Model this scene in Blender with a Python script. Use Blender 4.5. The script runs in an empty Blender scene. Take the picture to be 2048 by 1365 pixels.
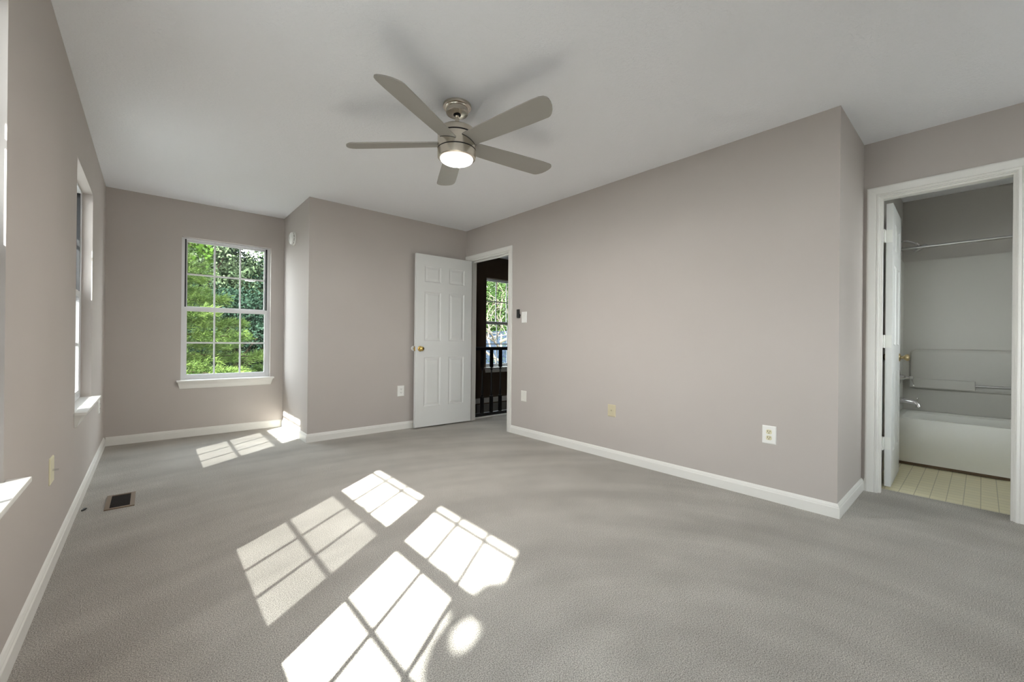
import bpy, bmesh, math, random
import numpy as np
from mathutils import Vector, Matrix

# ------------------------------------------------------------------ camera, sky, sun, exposure
scene = bpy.context.scene
COL = scene.collection
CAM_H, YAW, PITCH, ROLL, FPX = 1.0246, 0.7197, 0.0007, 0.0100, 824.3
fw = Vector((math.sin(YAW)*math.cos(PITCH), math.cos(YAW)*math.cos(PITCH), math.sin(PITCH)))
rt = Vector((math.cos(YAW), -math.sin(YAW), 0)); up = rt.cross(fw)
r2 = rt*math.cos(ROLL) + up*math.sin(ROLL); u2 = -rt*math.sin(ROLL) + up*math.cos(ROLL)
cd = bpy.data.cameras.new('camera'); cd.sensor_width = 36; cd.lens = FPX/2048*36
cd.clip_start = 0.02; cd.clip_end = 300
cam = bpy.data.objects.new('camera', cd); COL.objects.link(cam); scene.camera = cam
m = Matrix.Identity(4)
for i in range(3):
    m[i][0] = r2[i]; m[i][1] = u2[i]; m[i][2] = -fw[i]
m[2][3] = CAM_H
cam.matrix_world = m

w = bpy.data.worlds.new('sky'); scene.world = w; w.use_nodes = True
nt = w.node_tree; bg = nt.nodes['Background']
tc = nt.nodes.new('ShaderNodeTexCoord'); sep = nt.nodes.new('ShaderNodeSeparateXYZ')
rp = nt.nodes.new('ShaderNodeValToRGB')
rp.color_ramp.elements[0].position = 0.0; rp.color_ramp.elements[0].color = (0.97, 0.98, 1.0, 1)
rp.color_ramp.elements[1].position = 0.8; rp.color_ramp.elements[1].color = (0.80, 0.89, 1.0, 1)
nt.links.new(tc.outputs['Generated'], sep.inputs[0]); nt.links.new(sep.outputs['Z'], rp.inputs['Fac'])
nt.links.new(rp.outputs['Color'], bg.inputs['Color'])
bg.inputs['Strength'].default_value = 10.8

sl = bpy.data.lights.new('sun', 'SUN'); sl.energy = 31.0; sl.angle = math.radians(0.55); sl.color = (1, 0.975, 0.94)
sun = bpy.data.objects.new('sun', sl); COL.objects.link(sun)
sun.rotation_euler = Vector((1, 0.715, -0.985)).to_track_quat('-Z', 'Y').to_euler()

vs = scene.view_settings
scene.display_settings.display_device = 'sRGB'
vs.view_transform = 'Standard'; vs.look = 'None'; vs.exposure = 0.42; vs.gamma = 1.0; vs.use_curve_mapping = False
scene.cycles.max_bounces = 14; scene.cycles.diffuse_bounces = 8; scene.cycles.transparent_max_bounces = 16
scene.cycles.sample_clamp_indirect = 6.0
scene.cycles.caustics_reflective = False; scene.cycles.caustics_refractive = False

# ------------------------------------------------------------------ helpers
class MB:
    def __init__(s): s.v = []; s.f = []; s.sm = []
    def face(s, pts, smooth=False):
        n = len(s.v); s.v += [tuple(p) for p in pts]; s.f.append(tuple(range(n, n+len(pts)))); s.sm.append(smooth)
    def grid(s, rows, smooth=False, close=False):
        n = len(s.v); c = len(rows[0])
        for r in rows: s.v += [tuple(p) for p in r]
        for i in range(len(rows)-1):
            for j in range(c if close else c-1):
                k = (j+1) % c
                s.f.append((n+i*c+j, n+i*c+k, n+(i+1)*c+k, n+(i+1)*c+j)); s.sm.append(smooth)
    def box(s, a, b, T=None, bev=0.0):
        T = T or (lambda x, y, z: (x, y, z))
        x0, x1 = sorted((a[0], b[0])); y0, y1 = sorted((a[1], b[1])); z0, z1 = sorted((a[2], b[2]))
        n = len(s.v)
        if bev <= 0:
            for z in (z0, z1):
                for x, y in ((x0, y0), (x1, y0), (x1, y1), (x0, y1)): s.v.append(tuple(T(x, y, z)))
            for q in ((0,3,2,1),(4,5,6,7),(0,1,5,4),(1,2,6,5),(2,3,7,6),(3,0,4,7)):
                s.f.append(tuple(n+i for i in q)); s.sm.append(False)
        else:
            bm = bmesh.new(); vv = [bm.verts.new(c) for c in ((x0,y0,z0),(x1,y0,z0),(x1,y1,z0),(x0,y1,z0),(x0,y0,z1),(x1,y0,z1),(x1,y1,z1),(x0,y1,z1))]
            for q in ((0,3,2,1),(4,5,6,7),(0,1,5,4),(1,2,6,5),(2,3,7,6),(3,0,4,7)): bm.faces.new([vv[i] for i in q])
            bmesh.ops.bevel(bm, geom=bm.edges[:], offset=bev, segments=2, affect='EDGES', profile=0.6)
            bm.verts.index_update()
            for v in bm.verts: s.v.append(tuple(T(*v.co)))
            for f in bm.faces: s.f.append(tuple(n+v.index for v in f.verts)); s.sm.append(False)
            bm.free()
    def lathe(s, prof, c=(0,0,0), seg=40, ax='z', smooth=True, caps=True):
        rows = []
        for r, h in prof:
            row = []
            for j in range(seg):
                a = 2*math.pi*j/seg; p = (r*math.cos(a), r*math.sin(a), h)
                if ax == 'x': p = (h, p[0], p[1])
                if ax == 'y': p = (p[0], h, p[1])
                row.append((c[0]+p[0], c[1]+p[1], c[2]+p[2]))
            rows.append(row)
        s.grid(rows, smooth, True)
        if caps: s.face(rows[0][::-1]); s.face(rows[-1])
    def tube(s, pts, rad, seg=12, caps=True, ref=None):
        pts = [Vector(p) for p in pts]; rows = []
        rr = rad if isinstance(rad, (list, tuple)) else [rad]*len(pts)
        for i, p in enumerate(pts):
            t = (pts[min(i+1, len(pts)-1)]-pts[max(i-1, 0)]).normalized()
            a = ref or (Vector((0,0,1)) if abs(t.z) < 0.9 else Vector((1,0,0)))
            n1 = t.cross(a).normalized(); n2 = t.cross(n1)
            rows.append([p+(n1*math.cos(2*math.pi*j/seg)+n2*math.sin(2*math.pi*j/seg))*rr[i] for j in range(seg)])
        s.grid(rows, True, True)
        if caps: s.face(rows[0][::-1]); s.face(rows[-1])
    def build(s, name, mat, parent=None, recalc=True, **props):
        me = bpy.data.meshes.new(name); me.from_pydata(s.v, [], s.f)
        me.polygons.foreach_set('use_smooth', s.sm); me.update()
        if recalc:
            bm = bmesh.new(); bm.from_mesh(me); bmesh.ops.recalc_face_normals(bm, faces=bm.faces[:]); bm.to_mesh(me); bm.free()
        if any(s.sm): me.set_sharp_from_angle(angle=math.radians(32))
        me.materials.append(mat)
        o = bpy.data.objects.new(name, me); COL.objects.link(o)
        if parent is not None:
            o.parent = parent
            o.matrix_parent_inverse = Matrix.Translation(parent.location).inverted() if parent.type == 'EMPTY' else Matrix.Identity(4)
        for k, v in props.items(): o[k] = v
        return o

def thing(name, label, cat, loc, group=None):
    o = bpy.data.objects.new(name, None); o.empty_display_size = 0.1; COL.objects.link(o); o.location = loc
    o['label'] = label; o['category'] = cat
    if group: o['group'] = group
    return o
def tag(o, label, cat, group=None):
    o['label'] = label; o['category'] = cat
    if group: o['group'] = group
    return o
def struct(name, mb, mat, label=None, parent=None):
    o = mb.build(name, mat, parent)
    if parent is None: o['kind'] = 'structure'
    if label: o['label'] = label
    return o

# ------------------------------------------------------------------ materials
def mat(name, col, rough=0.5, metal=0.0, spec=0.5, **kw):
    m = bpy.data.materials.new(name); m.use_nodes = True
    b = m.node_tree.nodes['Principled BSDF']
    b.inputs['Base Color'].default_value = (*col, 1); b.inputs['Roughness'].default_value = rough
    b.inputs['Metallic'].default_value = metal; b.inputs['Specular IOR Level'].default_value = spec
    for k, v in kw.items(): b.inputs[k].default_value = v
    return m
def bump(m, scale, strength, dist, detail=4, rough=0.5, kind='noise', stretch=None, distortion=0.0):
    nt = m.node_tree; b = nt.nodes['Principled BSDF']
    tc = nt.nodes.new('ShaderNodeTexCoord'); mp = nt.nodes.new('ShaderNodeMapping')
    if stretch: mp.inputs['Scale'].default_value = stretch
    tx = nt.nodes.new('ShaderNodeTexNoise' if kind == 'noise' else 'ShaderNodeTexVoronoi')
    tx.inputs['Scale'].default_value = scale
    if kind == 'noise':
        tx.inputs['Detail'].default_value = detail; tx.inputs['Roughness'].default_value = rough; tx.inputs['Distortion'].default_value = distortion
    bp = nt.nodes.new('ShaderNodeBump'); bp.inputs['Strength'].default_value = strength; bp.inputs['Distance'].default_value = dist
    nt.links.new(tc.outputs['Object'], mp.inputs[0]); nt.links.new(mp.outputs[0], tx.inputs['Vector'])
    nt.links.new(tx.outputs[0], bp.inputs['Height']); nt.links.new(bp.outputs[0], b.inputs['Normal'])
    return tx
def vary(m, c1, c2, scale, lo=0.35, hi=0.65, detail=3, stretch=None):
    nt = m.node_tree; b = nt.nodes['Principled BSDF']
    tc = nt.nodes.new('ShaderNodeTexCoord'); mp = nt.nodes.new('ShaderNodeMapping')
    if stretch: mp.inputs['Scale'].default_value = stretch
    tx = nt.nodes.new('ShaderNodeTexNoise'); tx.inputs['Scale'].default_value = scale; tx.inputs['Detail'].default_value = detail
    rp = nt.nodes.new('ShaderNodeValToRGB'); rp.color_ramp.elements[0].position = lo; rp.color_ramp.elements[1].position = hi
    rp.color_ramp.elements[0].color = (*c1, 1); rp.color_ramp.elements[1].color = (*c2, 1)
    nt.links.new(tc.outputs['Object'], mp.inputs[0]); nt.links.new(mp.outputs[0], tx.inputs['Vector'])
    nt.links.new(tx.outputs['Fac'], rp.inputs[0]); nt.links.new(rp.outputs[0], b.inputs['Base Color'])
    return rp

M = {}
M['wall'] = mat('greige_wall_paint', (0.47, 0.425, 0.395), 0.75, spec=0.25); vary(M['wall'], (0.478, 0.440, 0.412), (0.496, 0.457, 0.430), 1.2)
M['ceiling'] = mat('ceiling_paint', (0.875, 0.885, 0.915), 0.9, spec=0.1)
bump(M['ceiling'], 50, 0.5, 0.006, detail=5, rough=0.6, stretch=(1, 1.3, 1), distortion=0.8)
M['trim'] = mat('white_trim_paint', (0.76, 0.75, 0.715), 0.4, spec=0.4)
M['door'] = mat('white_door_paint', (0.70, 0.705, 0.69), 0.4, spec=0.4)
M['vinyl'] = mat('white_window_vinyl', (0.70, 0.70, 0.71), 0.35)
M['black'] = mat('black_plastic', (0.008, 0.008, 0.009), 0.5)
M['ivory'] = mat('ivory_plastic', (0.70, 0.66, 0.46), 0.35)
M['plate'] = mat('white_plastic', (0.83, 0.83, 0.80), 0.3)
M['slot'] = mat('dark_slot', (0.03, 0.026, 0.02), 0.7)
M['nickel'] = mat('brushed_nickel', (0.66, 0.61, 0.53), 0.22, 1.0)
_b = M['nickel'].node_tree.nodes['Principled BSDF']; _b.inputs['Anisotropic'].default_value = 0.75
_t = M['nickel'].node_tree.nodes.new('ShaderNodeTangent'); _t.direction_type = 'RADIAL'; _t.axis = 'Z'; M['nickel'].node_tree.links.new(_t.outputs[0], _b.inputs['Tangent'])
M['blade'] = mat('silver_blade_paint', (0.36, 0.345, 0.315), 0.45, 0.25)
M['chrome'] = mat('chrome', (0.75, 0.75, 0.75), 0.1, 1.0)
M['rod'] = mat('brushed_steel_rod', (0.5, 0.5, 0.49), 0.3, 1.0)
M['brass'] = mat('polished_brass', (0.72, 0.52, 0.17), 0.18, 1.0)
M['agedbrass'] = mat('aged_brass', (0.45, 0.36, 0.2), 0.3, 1.0)
M['hinge'] = mat('painted_hinge', (0.76, 0.76, 0.72), 0.4)
M['tub'] = mat('tub_enamel', (0.80, 0.80, 0.755), 0.4, spec=0.4)
M['surround'] = mat('fibreglass_surround', (0.50, 0.492, 0.455), 0.35, spec=0.4)
M['bathwall'] = mat('bath_wall_paint', (0.46, 0.44, 0.41), 0.7, spec=0.2)
M['hallwall'] = mat('darkened_brown_wall_paint', (0.052, 0.036, 0.024), 0.8, spec=0.1); vary(M['hallwall'], (0.115, 0.085, 0.060), (0.130, 0.095, 0.067), 2)  # brown walls; the hall's darkness is put into the base colour
M['rail'] = mat('black_lacquered_wood', (0.006, 0.0055, 0.006), 0.3)
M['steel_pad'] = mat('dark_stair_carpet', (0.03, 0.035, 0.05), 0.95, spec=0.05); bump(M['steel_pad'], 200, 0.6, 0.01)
M['vent'] = mat('brown_vent_metal', (0.20, 0.145, 0.10), 0.5, 0.3)
M['siding'] = mat('exterior_siding', (0.55, 0.53, 0.48), 0.7)
M['soffit'] = mat('white_soffit', (0.7, 0.7, 0.68), 0.7)

# glass: see-through with a faint mirror reflection
g = bpy.data.materials.new('window_glass'); g.use_nodes = True; nt = g.node_tree; nt.nodes.clear()
o_ = nt.nodes.new('ShaderNodeOutputMaterial'); mx = nt.nodes.new('ShaderNodeMixShader'); tr = nt.nodes.new('ShaderNodeBsdfTransparent')
gl = nt.nodes.new('ShaderNodeBsdfGlossy'); gl.inputs['Roughness'].default_value = 0.0; lw = nt.nodes.new('ShaderNodeLayerWeight'); lw.inputs['Blend'].default_value = 0.5
pw = nt.nodes.new('ShaderNodeMath'); pw.operation = 'POWER'; pw.inputs[1].default_value = 5.0
fr = nt.nodes.new('ShaderNodeMath'); fr.operation = 'MULTIPLY_ADD'; fr.inputs[1].default_value = 0.95; fr.inputs[2].default_value = 0.04
nt.links.new(lw.outputs['Facing'], pw.inputs[0]); nt.links.new(pw.outputs[0], fr.inputs[0])
tr.inputs['Color'].default_value = (0.95, 0.97, 0.955, 1)
nt.links.new(fr.outputs[0], mx.inputs[0]); nt.links.new(tr.outputs[0], mx.inputs[1]); nt.links.new(gl.outputs[0], mx.inputs[2]); nt.links.new(mx.outputs[0], o_.inputs[0])
M['glass'] = g
g = bpy.data.materials.new('insect_screen_mesh'); g.use_nodes = True; nt = g.node_tree; nt.nodes.clear()
o_ = nt.nodes.new('ShaderNodeOutputMaterial'); mx = nt.nodes.new('ShaderNodeMixShader'); tr = nt.nodes.new('ShaderNodeBsdfTransparent')
df = nt.nodes.new('ShaderNodeBsdfDiffuse'); df.inputs['Color'].default_value = (0.10, 0.10, 0.10, 1); mx.inputs[0].default_value = 0.81
nt.links.new(tr.outputs[0], mx.inputs[1]); nt.links.new(df.outputs[0], mx.inputs[2]); nt.links.new(mx.outputs[0], o_.inputs[0])
M['screen'] = g
g = bpy.data.materials.new('frosted_lamp_glass'); g.use_nodes = True; b = g.node_tree.nodes['Principled BSDF']
b.inputs['Base Color'].default_value = (0.9, 0.85, 0.78, 1); b.inputs['Roughness'].default_value = 0.3
b.inputs['Emission Color'].default_value = (1.0, 0.92, 0.86, 1); nt = g.node_tree; tc = nt.nodes.new('ShaderNodeTexCoord'); mp = nt.nodes.new('ShaderNodeMapping'); mp.inputs['Location'].default_value = (-1.375, -2.09, 0); mp.inputs['Scale'].default_value = (1, 1, 0)
ln_ = nt.nodes.new('ShaderNodeVectorMath'); ln_.operation = 'LENGTH'; mr = nt.nodes.new('ShaderNodeMapRange'); mr.interpolation_type = 'SMOOTHSTEP'
mr.inputs['From Min'].default_value = 0.045; mr.inputs['From Max'].default_value = 0.0965; mr.inputs['To Min'].default_value = 330.0; mr.inputs['To Max'].default_value = 0.9
nt.links.new(tc.outputs['Object'], mp.inputs[0]); nt.links.new(mp.outputs[0], ln_.inputs[0]); nt.links.new(ln_.outputs['Value'], mr.inputs['Value']); nt.links.new(mr.outputs[0], b.inputs['Emission Strength'])
M['lamp'] = g

# carpet
g = mat('grey_beige_carpet', (0.4, 0.38, 0.35), 0.98, spec=0.03); nt = g.node_tree; b = nt.nodes['Principled BSDF']
L = nt.links.new; N = nt.nodes.new
tc = N('ShaderNodeTexCoord')
n1 = N('ShaderNodeTexNoise'); n1.inputs['Scale'].default_value = 260; n1.inputs['Detail'].default_value = 3; n1.inputs['Roughness'].default_value = 0.7
r1 = N('ShaderNodeValToRGB'); r1.color_ramp.elements[0].position = 0.39; r1.color_ramp.elements[1].position = 0.59
r1.color_ramp.elements[0].color = (0.335, 0.313, 0.282, 1); r1.color_ramp.elements[1].color = (0.79, 0.755, 0.70, 1)
L(tc.outputs['Object'], n1.inputs['Vector']); L(n1.outputs['Fac'], r1.inputs[0])
# vacuum strokes: arcs of brushed pile around the doorway side of the room
sp = N('ShaderNodeSeparateXYZ'); L(tc.outputs['Object'], sp.inputs[0])
def math_(op, a, bb=None, cval=None):
    k = N('ShaderNodeMath'); k.operation = op
    for i, x in enumerate((a, bb, cval)):
        if x is None: continue
        if isinstance(x, (int, float)): k.inputs[i].default_value = x
        else: L(x, k.inputs[i])
    return k.outputs[0]
dx = math_('SUBTRACT', sp.outputs['X'], 1.0); dy = math_('SUBTRACT', sp.outputs['Y'], 0.3)
rad = math_('SQRT', math_('ADD', math_('MULTIPLY', dx, dx), math_('MULTIPLY', dy, dy)))
ang = math_('ARCTAN2', dy, dx)
cx = N('ShaderNodeCombineXYZ'); L(math_('MULTIPLY', rad, 4.0), cx.inputs[0]); L(math_('MULTIPLY', ang, 1.1), cx.inputs[1])
n2 = N('ShaderNodeTexNoise'); n2.inputs['Scale'].default_value = 1.0; n2.inputs['Detail'].default_value = 2; L(cx.outputs[0], n2.inputs['Vector'])
r2_ = N('ShaderNodeValToRGB'); r2_.color_ramp.elements[0].position = 0.35; r2_.color_ramp.elements[1].position = 0.68
r2_.color_ramp.elements[0].color = (0.90, 0.90, 0.90, 1); r2_.color_ramp.elements[1].color = (1.09, 1.09, 1.09, 1); L(n2.outputs['Fac'], r2_.inputs[0])
n3 = N('ShaderNodeTexNoise'); n3.inputs['Scale'].default_value = 3.2; n3.inputs['Detail'].default_value = 5; L(tc.outputs['Object'], n3.inputs['Vector'])
r3 = N('ShaderNodeValToRGB'); r3.color_ramp.elements[0].position = 0.3; r3.color_ramp.elements[1].position = 0.7
r3.color_ramp.elements[0].color = (0.92, 0.92, 0.915, 1); r3.color_ramp.elements[1].color = (1.06, 1.06, 1.06, 1); L(n3.outputs['Fac'], r3.inputs[0])
def mul(a, c):
    k = N('ShaderNodeMix'); k.data_type = 'RGBA'; k.blend_type = 'MULTIPLY'; k.inputs['Factor'].default_value = 1; L(a, k.inputs['A']); L(c, k.inputs['B']); return k.outputs['Result']
L(mul(mul(r1.outputs[0], r2_.outputs[0]), r3.outputs[0]), b.inputs['Base Color'])
bp = N('ShaderNodeBump'); bp.inputs['Strength'].default_value = 0.9; bp.inputs['Distance'].default_value = 0.012; L(n1.outputs['Fac'], bp.inputs['Height']); L(bp.outputs[0], b.inputs['Normal'])
M['carpet'] = g

# vinyl floor of small squares
g = mat('cream_sheet_vinyl', (0.6, 0.55, 0.36), 0.35, spec=0.4); nt = g.node_tree; b = nt.nodes['Principled BSDF']; L = nt.links.new
tc = nt.nodes.new('ShaderNodeTexCoord'); br = nt.nodes.new('ShaderNodeTexBrick')
br.offset = 0.0; br.squash = 1.0; br.inputs['Scale'].default_value = 1.0
br.inputs['Brick Width'].default_value = 0.0762; br.inputs['Row Height'].default_value = 0.0762; br.inputs['Mortar Size'].default_value = 0.0022
br.inputs['Color1'].default_value = (0.86, 0.80, 0.57, 1); br.inputs['Color2'].default_value = (0.82, 0.765, 0.55, 1); br.inputs['Mortar'].default_value = (0.52, 0.48, 0.33, 1)
L(tc.outputs['Object'], br.inputs['Vector']); L(br.outputs['Color'], b.inputs['Base Color'])
M['floorvinyl'] = g

# shingles
g = mat('grey_roof_shingles', (0.2, 0.22, 0.27), 0.9); nt = g.node_tree; b = nt.nodes['Principled BSDF']; L = nt.links.new
tc = nt.nodes.new('ShaderNodeTexCoord'); br = nt.nodes.new('ShaderNodeTexBrick'); br.inputs['Scale'].default_value = 1.0
br.inputs['Brick Width'].default_value = 0.35; br.inputs['Row Height'].default_value = 0.16; br.inputs['Mortar Size'].default_value = 0.012
br.inputs['Color1'].default_value = (0.018, 0.026, 0.038, 1); br.inputs['Color2'].default_value = (0.028, 0.038, 0.055, 1); br.inputs['Mortar'].default_value = (0.012, 0.014, 0.018, 1)
L(tc.outputs['Object'], br.inputs['Vector']); L(br.outputs['Color'], b.inputs['Base Color'])
g.node_tree.nodes['Principled BSDF'].inputs['Specular IOR Level'].default_value = 0.0; M['shingle'] = g

def leafmat(name, c1, c2, scale=1.4):
    m_ = mat(name, c1, 0.6, spec=0.06); vary(m_, c1, c2, scale, 0.35, 0.65, 4)
    b = m_.node_tree.nodes['Principled BSDF']
    return m_
M['pine'] = leafmat('pine_needles', (0.026, 0.052, 0.010), (0.100, 0.146, 0.036), 2.6)
M['leaf'] = leafmat('oak_leaves', (0.014, 0.032, 0.008), (0.045, 0.078, 0.020))
M['leaflit'] = leafmat('maple_leaves', (0.022, 0.048, 0.004), (0.038, 0.072, 0.008))
M['darkleaf'] = leafmat('dark_leaves', (0.005, 0.016, 0.009), (0.018, 0.036, 0.022), 0.8)
M['greyleaf'] = leafmat('silver_green_leaves', (0.030, 0.048, 0.024), (0.085, 0.115, 0.058), 1.0)
M['bark'] = mat('bark', (0.030, 0.023, 0.016), 0.9, spec=0.0); bump(M['bark'], 12, 0.8, 0.03, stretch=(1, 1, 0.2))
M['palebark'] = mat('pale_bark', (0.15, 0.13, 0.10), 0.85, spec=0.05)
M['grass'] = leafmat('lawn_grass', (0.11, 0.11, 0.105), (0.15, 0.148, 0.142), 0.6)

# ------------------------------------------------------------------ room dimensions (metres)
H = 2.44
XL, YB, XA, Y2, XR, YR, XB = -0.327, 5.428, 1.173, 4.405, 3.058, 0.559, 3.793
OUT = 0.16
YREAR = -1.2
XBACK, YTUBL, YTUBR = 5.60, 0.525, -1.0
XHALL = 6.3; YHN = 2.8

def wall_x(name, x0, x1, ya, yb_, holes, m_, z1=H, z0=0.0, label=None):
    """wall slab between x0 and x1 running along y, holes = (y0,y1,z0,z1)"""
    mb = MB(); ys = sorted({ya, yb_, *[h[0] for h in holes], *[h[1] for h in holes]})
    for a, c in zip(ys, ys[1:]):
        hs = sorted([h for h in holes if h[0] <= a+1e-6 and h[1] >= c-1e-6], key=lambda h: h[2]); z = z0
        for h in hs:
            if h[2] > z: mb.box((x0, a, z), (x1, c, h[2]))
            z = h[3]
        if z < z1: mb.box((x0, a, z), (x1, c, z1))
    return struct(name, mb, m_, label)
def wall_y(name, y0, y1, xa, xb_, holes, m_, z1=H, z0=0.0, label=None):
    mb = MB(); xs = sorted({xa, xb_, *[h[0] for h in holes], *[h[1] for h in holes]})
    for a, c in zip(xs, xs[1:]):
        hs = sorted([h for h in holes if h[0] <= a+1e-6 and h[1] >= c-1e-6], key=lambda h: h[2]); z = z0
        for h in hs:
            if h[2] > z: mb.box((a, y0, z), (c, y1, h[2]))
            z = h[3]
        if z < z1: mb.box((a, y0, z), (c, y1, z1))
    return struct(name, mb, m_, label)

# openings
WZ0, WZ1 = 0.575, 2.07
TW = (0.14, 1.92)          # twin window beside the camera (left wall)
FW_ = (3.45, 4.315)        # far window (left wall)
BW = (0.233, 1.04)         # back window of the alcove
HW = (4.185, 5.0)          # hall window
D1 = (3.56, 4.33, 2.035)   # bedroom door opening (right wall)
D2 = (-0.126, 0.468, 2.046)  # bathroom door opening
RW = (2.46, 3.34)          # added unseen window behind the camera, lets in fill light; porch roof also added
BAW = (3.98, 4.74)         # added unseen bathroom window, lets daylight fill the bathroom
JT = 0.018                 # jamb board thickness

fl = MB()
fl.box((XL-OUT, YREAR-0.1, -0.25), (3.12, YB+OUT, 0)); fl.box((3.12, YREAR-0.1, -0.25), (3.93, 0.66, 0)); fl.box((3.12, YHN-0.1, -0.25), (XHALL, 4.5, 0))
struct('floor', fl, M['carpet'], 'grey beige carpet with vacuum strokes')
fb = MB(); fb.box((3.93, YTUBR-0.2, -0.25), (XBACK+0.1, 0.66, -0.004)); struct('floor_bathroom', fb, M['floorvinyl'], 'cream sheet vinyl with small squares')
ce = MB(); ce.box((XL-OUT, YREAR-0.1, H), (XHALL+0.1, YB+OUT, H+0.16)); struct('ceiling', ce, M['ceiling'])

wall_x('wall_left', XL-OUT, XL, YREAR-0.1, YB+OUT, [(TW[0], TW[1], WZ0, WZ1), (FW_[0], FW_[1], WZ0, WZ1)], M['wall'], z0=-0.25)
wall_y('wall_back', YB, YB+OUT, XL, 3.1, [(BW[0], BW[1], WZ0, WZ1+0.005)], M['wall'], z0=-0.25)
wall_x('wall_alcove', XA, XA+0.11, Y2, YB, [], M['wall'])
wall_y('wall_closet', Y2, Y2+0.11, XA+0.11, XR, [], M['wall'])
wall_x('wall_right', XR, XR+0.11, YR, YB, [(D1[0]-JT, D1[1]+JT, 0, D1[2]+JT)], M['wall'])
wall_y('wall_return', YR, YR+0.11, XR+0.11, 3.903, [], M['wall'])
wall_x('wall_bathroom_door', XB, XB+0.11, YREAR, YR, [(D2[0]-JT, D2[1]+JT, 0, D2[2]+JT)], M['wall'])
wall_y('wall_rear', YREAR-OUT, YREAR, XL, 3.93, [(RW[0], RW[1], WZ0, WZ1)], M['wall'])
wall_y('wall_bathroom_left', YTUBL, YTUBL+0.14, 3.903, XBACK+0.1, [], M['bathwall'])
wall_x('wall_bathroom_back', XBACK, XBACK+0.1, YTUBR, YTUBL, [], M['bathwall'])
wall_y('wall_bathroom_right', YTUBR-OUT, YTUBR, 3.903, XBACK+0.1, [(BAW[0], BAW[1], 0.95, 1.95)], M['bathwall'])
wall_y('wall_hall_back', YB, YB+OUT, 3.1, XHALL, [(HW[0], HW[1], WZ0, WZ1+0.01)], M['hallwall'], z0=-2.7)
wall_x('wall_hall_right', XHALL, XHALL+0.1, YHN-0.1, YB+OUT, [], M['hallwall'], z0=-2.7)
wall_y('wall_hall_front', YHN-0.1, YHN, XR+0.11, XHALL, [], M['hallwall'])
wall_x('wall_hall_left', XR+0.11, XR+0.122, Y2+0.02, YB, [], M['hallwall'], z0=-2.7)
wall_y('wall_stairwell', 4.40, 4.5, XR+0.122, XHALL, [], M['hallwall'], z0=-2.7, z1=-0.25)

# roof edge over the left wall: it cuts the sunlight on the floor
ev = MB(); ev.box((-0.93, YREAR-1.5, 2.265), (XL-OUT, YB+0.6, 2.285)); ev.box((-0.95, YREAR-1.5, 2.265), (-0.93, YB+0.6, 2.44)); ev.box((-0.95, YREAR-1.5, 2.44), (XL-OUT, YB+0.6, 2.6))
ev.box((-0.95, -2.75, 2.265), (6.0, YREAR-OUT, 2.285)); ev.box((-0.95, -2.75, 2.285), (6.0, YREAR-OUT, 2.6)); ev.box((3.93, YREAR-OUT, 2.44), (6.0, YTUBR-OUT, 2.6))  # added unseen porch roof at the rear, keeps sun out of the added windows
struct('trim_eave', ev, M['soffit'])

# ------------------------------------------------------------------ baseboards
BBP = [(0, 0), (0.0145, 0), (0.0145, 0.058), (0.0105, 0.064), (0.0105, 0.068), (0.006, 0.078), (0.0, 0.083)]
def baseboard(name, pts, m_=None):
    """pts: list of (x,y) wall corner points with the room on the left of the path"""
    mb = MB(); n = len(pts); dirs = [(Vector(pts[i+1])-Vector(pts[i])).normalized() for i in range(n-1)]
    rows = []
    for i in range(n):
        d0 = dirs[max(i-1, 0)]; d1 = dirs[min(i, n-2)]
        n0 = Vector((-d0.y, d0.x)); n1 = Vector((-d1.y, d1.x))
        off = (n0+n1)/(1+n0.dot(n1)) if i not in (0, n-1) else (n0 if i == n-1 else n1)
        rows.append([(pts[i][0]+off.x*a, pts[i][1]+off.y*a, z) for a, z in BBP])
    mb.grid(rows, close=True); mb.face(rows[0]); mb.face(rows[-1][::-1])
    return struct(name, mb, m_ or M['trim'])
CW = 0.066
baseboard('baseboard_left', [(XL, YB), (XL, YREAR)])
baseboard('baseboard_back', [(XA, YB), (XL+0.0145, YB)])
baseboard('baseboard_alcove', [(XR, Y2), (XA, Y2), (XA, YB-0.0145)])
baseboard('baseboard_right', [(XB, YR), (XR, YR), (XR, D1[0]-CW-0.006)])
baseboard('baseboard_bathroom_wall', [(XB, D2[1]+CW+0.006), (XB, YR-0.0145)])
baseboard('baseboard_hall', [(XHALL, YB), (XR+0.13, YB)])
baseboard('baseboard_rear', [(XL+0.0145, YREAR), (XB, YREAR), (XB, D2[0]-CW-0.006)])

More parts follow.
